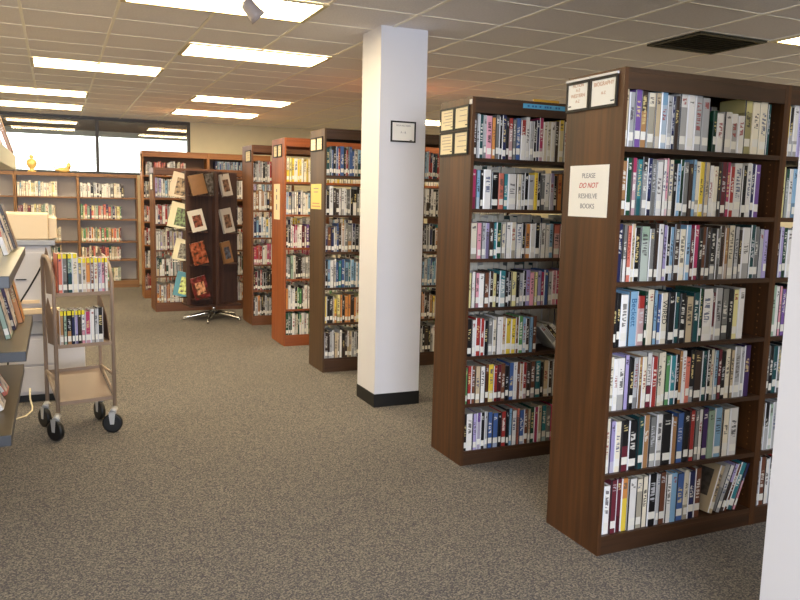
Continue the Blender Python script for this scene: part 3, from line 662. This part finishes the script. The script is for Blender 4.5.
for z, nm in ((.915, 'shelf'), (.59, 'shelf')):
    bm = bmesh.new(); box(bm, -cw+.012, cw-.012, -cdp-.005, .02, z-.004, z); box(bm, -cw+.012, cw-.012, -cdp-.008, -cdp-.004, z-.018, z+.004)
    obj(nm, bm, M_cart, t)
    bm = bmesh.new(); prism(bm, [(-.005, z), (.02, z), (.07, z+.2), (.045, z+.2)], 'x', -cw+.012, cw-.012) if False else box(bm, -cw+.012, cw-.012, .016, .02, z, z+.16)
    obj('back_panel', bm, M_cartd, t)
    for s in (-1, 1):
        bm = bmesh.new(); a, b = sorted((s*(cw-.012), s*(cw-.008)))
        prism(bm, [(-.12, z-.01), (.12, z-.03), (.155, z+.20), (.09, z+.27), (-.06, z+.16)], 'x', a, b)
        obj('end_plate', bm, M_cartd, t)
bm = bmesh.new(); prism(bm, [(-cdp, .232), (-cdp, .206), (-cdp+.004, .206), (-cdp+.004, .222), (cdp, .345), (cdp, .37), (cdp-.004, .37), (cdp-.004, .349), (-cdp+.004, .226), (-cdp+.004, .232)], 'x', -cw+.01, cw-.01)
obj('bottom_shelf', bm, M_cart, t)
for sx, sy in ((-1, -1), (1, -1), (-1, 1), (1, 1)):
    x, y = sx*cw, sy*cdp; ang = {(-1, -1): .5, (1, -1): 1.1, (-1, 1): .3, (1, 1): .2}[(sx, sy)]
    ca, sa = math.cos(ang), math.sin(ang); ox, oy = x-.025, y-.035
    def cp(u, v_, z): return (ox+u*ca-v_*sa, oy+u*sa+v_*ca, z)
    bm = bmesh.new(); tube(bm, [cp(-.015, 0, .062), cp(-.0145, 0, .062), cp(.0145, 0, .062), cp(.015, 0, .062)], .062, 28, radii=[.052, .062, .062, .052]); wh = obj('caster', bm, M_black, t)
    bm = bmesh.new()
    for q in (-.019, .017):
        A = [bm.verts.new(cp(q+e, a, z)) for e in (0, .002) for a, z in ((-.022, .135), (.022, .135), (.012, .055), (-.012, .055))]
        for f in ((0, 1, 2, 3), (4, 7, 6, 5), (0, 4, 5, 1), (1, 5, 6, 2), (2, 6, 7, 3), (3, 7, 4, 0)): bm.faces.new([A[i] for i in f])
    tube(bm, [cp(0, 0, .128), (x, y, .15)], .02, 12); obj('fork', bm, M_zinc, wh)
rzC = .19
def cl(x, y, z): return (.108+x*math.cos(rzC)-y*math.sin(rzC), 5.34+x*math.sin(rzC)+y*math.cos(rzC), z)
def cart_row(s, x0, x1, z, hm, where, tapes):
    toks = parse(s); tot = sum(q[2] for q in toks); k = (x1-x0)/tot; x = x0
    for i, (c, c2, wt, hk) in enumerate(toks):
        wd = wt*k-.0006; x += wt*k
        make_book(rng, c, c2, wd, .125, hm*hk, cl(x-wt*k/2, -cdp+.006, z+.0006), '%s book with %s, %s from left on the cart %s' % (NAME[c], 'yellow tape' if tapes[i] == '1' else 'no tape', ORD[i+1], where),
                  'taped books on the book cart', tape=M_tape if tapes[i] == '1' else None, rz=rzC, label_z=.02)
cart_row('O5 g6 m6/T c6 g5@.88 e5@.88 o5@.88 A4@.88 c5@.88 l4@.88 p4@.88 w4@.88', -.145, .152, .915, .245, 'top shelf', '111111111111')
cart_row('a5 m4 k6/a B4 l4 D4 w5/p P7@.94 w5 G4 k7@1.04', -.145, .115, .59, .215, 'middle shelf', '11111110000')

# ---------------------------------------------------------------- photocopier behind the cart
t = thing('photocopier', (-.30, 6.1, 0), 'beige and grey office copier standing behind the book cart', 'copier')
M_cop = mat('pale_grey_plastic', (206, 202, 204), .5); M_cop2 = mat('beige_plastic', (236, 210, 172), .5); M_cop3 = mat('blue_grey_plastic', (166, 168, 176), .5)
bx('plinth', M_black, (-.42, .44, .03, .58, 0, .055), t)
bx('lower_body', M_cop, (-.44, .465, 0, .60, .056, .50), t, .008)
bx('upper_body', M_cop, (-.44, .255, .01, .60, .501, 1.15), t, .008)
for z0, z1 in ((.08, .27), (.285, .47)):
    d_ = bx('drawer', M_cop, (-.42, .25, -.012, -.0005, z0, z1), t, .003); bx('handle', M_cop3, (-.12, .05, -.018, -.0125, z1-.045, z1-.02), d_, .002)
bx('drawer', M_cop3, (-.42, .25, -.012, .009, .51, .60), t, .003)
bx('paper_tray', M_cop2, (.05, .30, -.05, .009, .66, .70), t, .004)
bx('front_panel', M_cop, (-.40, .24, -.006, .009, .72, 1.10), t, .003)
bx('handle', M_cop2, (.02, .17, -.02, -.0065, .735, .76), t, .003)
bx('latch', M_frame, (.02, .09, -.012, -.0065, .905, .912), t)
bx('glass_bed', M_cop3, (-.44, .285, -.01, .60, 1.151, 1.19), t, .004)
bm = bmesh.new(); prism(bm, [(-.44, 1.192), (.245, 1.192), (.245, 1.375), (-.44, 1.385)], 'y', 0, .5); obj('document_feeder', bm, M_cop2, t, .01)
bm = bmesh.new(); prism(bm, [(.246, 1.192), (.30, 1.205), (.30, 1.345), (.246, 1.352)], 'y', .02, .45); obj('feeder_cover', bm, M_cop2, t, .006)
bm = bmesh.new(); tube(bm, [(-.085, 5.95, 1.09), (-.10, 5.97, 1.03), (-.14, 5.99, .95), (-.19, 6.0, .86), (-.245, 6.0, .77), (-.29, 6.0, .68), (-.33, 6.02, .5), (-.36, 6.03, .2), (-.38, 6.03, .006), (-.5, 6.0, .006)], .006, 8)
tag(obj('power_cord', bm, M_black), 'black power cord hanging in front of the copier', 'cord')
bm = bmesh.new(); tube(bm, [(-.215, 6.05, .12), (-.215, 6.02, .05), (-.20, 5.95, .008), (-.20, 5.85, .006), (-.235, 5.72, .006), (-.33, 5.62, .006), (-.5, 5.55, .006)], .006, 8)
tag(obj('cable', bm, M_cream), 'cream cable lying on the carpet beside the cart', 'cable')

# ---------------------------------------------------------------- magazine display at the left edge
t = thing('display_shelf', (-.5, 4.3, 0), 'stepped dark display shelf unit at the left picture edge', 'display shelf')
M_slab = mat('brown_grey_laminate', (96, 84, 66), .4); M_slabt = mat('worn_laminate', (120, 108, 84), .4); M_slabw = mat('cream_laminate', (214, 206, 176), .5); M_slabg = mat('grey_laminate', (150, 146, 130), .3); M_slabe = mat('slate_edge', (66, 68, 74), .4)
for x1, y0, y1, z, th, m in ((.29, -.75, .90, 1.745, .085, M_slabw), (.32, -.86, .90, 1.20, .05, M_slabg), (.345, -.23, .97, .77, .05, M_slab), (.29, -.66, .86, .485, .05, M_slab)):
    bm = bmesh.new(); fs = box(bm, -.28, x1, y0, y1, z-th, z, 1); fs[1].material_index = 0; obj('shelf', bm, [m, M_slabw if m is M_slabw else M_slabe], t, .003)
bx('back_panel', M_slab, (-.30, -.281, -.9, .97, 0, 1.9), t)
bx('base', M_slab, (-.28, .12, -.8, .86, 0, .10), t)
bm = bmesh.new(); box(bm, -.28, -.02, .40, .42, .10, .43); box(bm, -.28, -.02, -.5, -.48, .10, .43); obj('support_panel', bm, M_slab, t)
M_cov = [pm('orange_collage', (206, 128, 60), 16, .6, (90, 110, 60)), pm('dark_collage', (96, 64, 48), 14, .6, (40, 28, 24)), pm('pale_collage', (206, 196, 190), 14, .6, (90, 90, 120))]
def rack_book(x, y, z, w_, d_, h_, c, c2, lean, label, lab=True, tape=None, rz=0):
    o = make_book(rng, c, c2, w_, d_, h_, (x - w_/2*math.cos(lean), y, z + w_/2*math.sin(lean)+.001), label, 'books leaning on the left display', name='display_book', lean=-lean, lab=lab, tape=tape, rz=rz)
    bx('cover_picture', M_cov[{'a': 0, 'D': 1}.get(c, 2)], (w_/2-.0002, w_/2+.0006, .012, d_-.012, .012, h_-.012), o)
    return o
rack_book(-.215, 5.00, 1.745, .022, .17, .27, 'a', None, .30, 'tan book leaning on the cream top display shelf', lab=False)
rack_book(-.25, 4.82, 1.745, .020, .17, .27, 'w', 'O', .30, 'white and orange book leaning on the cream top display shelf', lab=False)
rack_book(-.215, 4.96, 1.20, .030, .18, .26, 'D', None, .28, 'dark brown book leaning farthest back on the second display shelf', lab=False)
rack_book(-.23, 4.74, 1.20, .026, .18, .27, 'b', 'w', .28, 'blue and white book leaning on the second display shelf')
rack_book(-.235, 4.50, 1.20, .026, .18, .24, 'O', 'w', .28, 'salmon and white book leaning near the left edge, second display shelf')
rack_book(-.195, 4.95, .77, .03, .2, .29, 'a', 'o', .22, 'tan and orange book leaning farthest back on the third display shelf', lab=False)
rack_book(-.225, 4.70, .77, .03, .2, .25, 'V', None, .22, 'deep purple book leaning on the third display shelf')
rack_book(-.235, 4.42, .77, .028, .2, .24, 'm', None, .22, 'sage green book leaning on the third display shelf')
rack_book(-.26, 4.35, .485, .022, .17, .23, 'n', 'O', .5, 'green and orange book lying low on the bottom display shelf')
rack_book(-.26, 4.05, .485, .022, .17, .2, 'w', None, .5, 'white book nearest the camera on the bottom display shelf')

# ---------------------------------------------------------------- figurines on the low shelves
M_gold = mat('golden_ceramic', (228, 196, 120), .4)
t = thing('figurine', (-.325, 13.33, 1.8255), 'golden upright figurine standing on the low window bookcase', 'figurine')
bm = bmesh.new(); lathe(bm, [(.06, 0), (.065, .015), (.03, .03), (.034, .05), (.06, .08), (.08, .13), (.062, .18), (.03, .20)], 16); obj('body', bm, M_gold, t)
bm = bmesh.new(); lathe(bm, [(.01, .198), (.03, .21), (.034, .23), (.026, .25), (.008, .262)], 12); obj('head', bm, M_gold, t)
t = thing('figurine', (.12, 13.36, 1.8255), 'golden reclining animal figurine on the low window bookcase', 'figurine')
bm = bmesh.new(); tube(bm, [(-.11, 0, .035), (-.06, 0, .045), (0, 0, .045), (.06, 0, .05), (.10, 0, .045)], .04, 12, radii=[.012, .034, .042, .045, .02]); obj('body', bm, M_gold, t)
bm = bmesh.new(); tube(bm, [(.075, 0, .07), (.08, 0, .10), (.085, 0, .13), (.09, 0, .165)], .03, 12, radii=[.03, .038, .036, .01]); obj('head', bm, M_gold, t)
bm = bmesh.new(); tube(bm, [(-.10, 0, .04), (-.125, 0, .08), (-.13, 0, .12)], .01, 8); obj('tail', bm, M_gold, t)
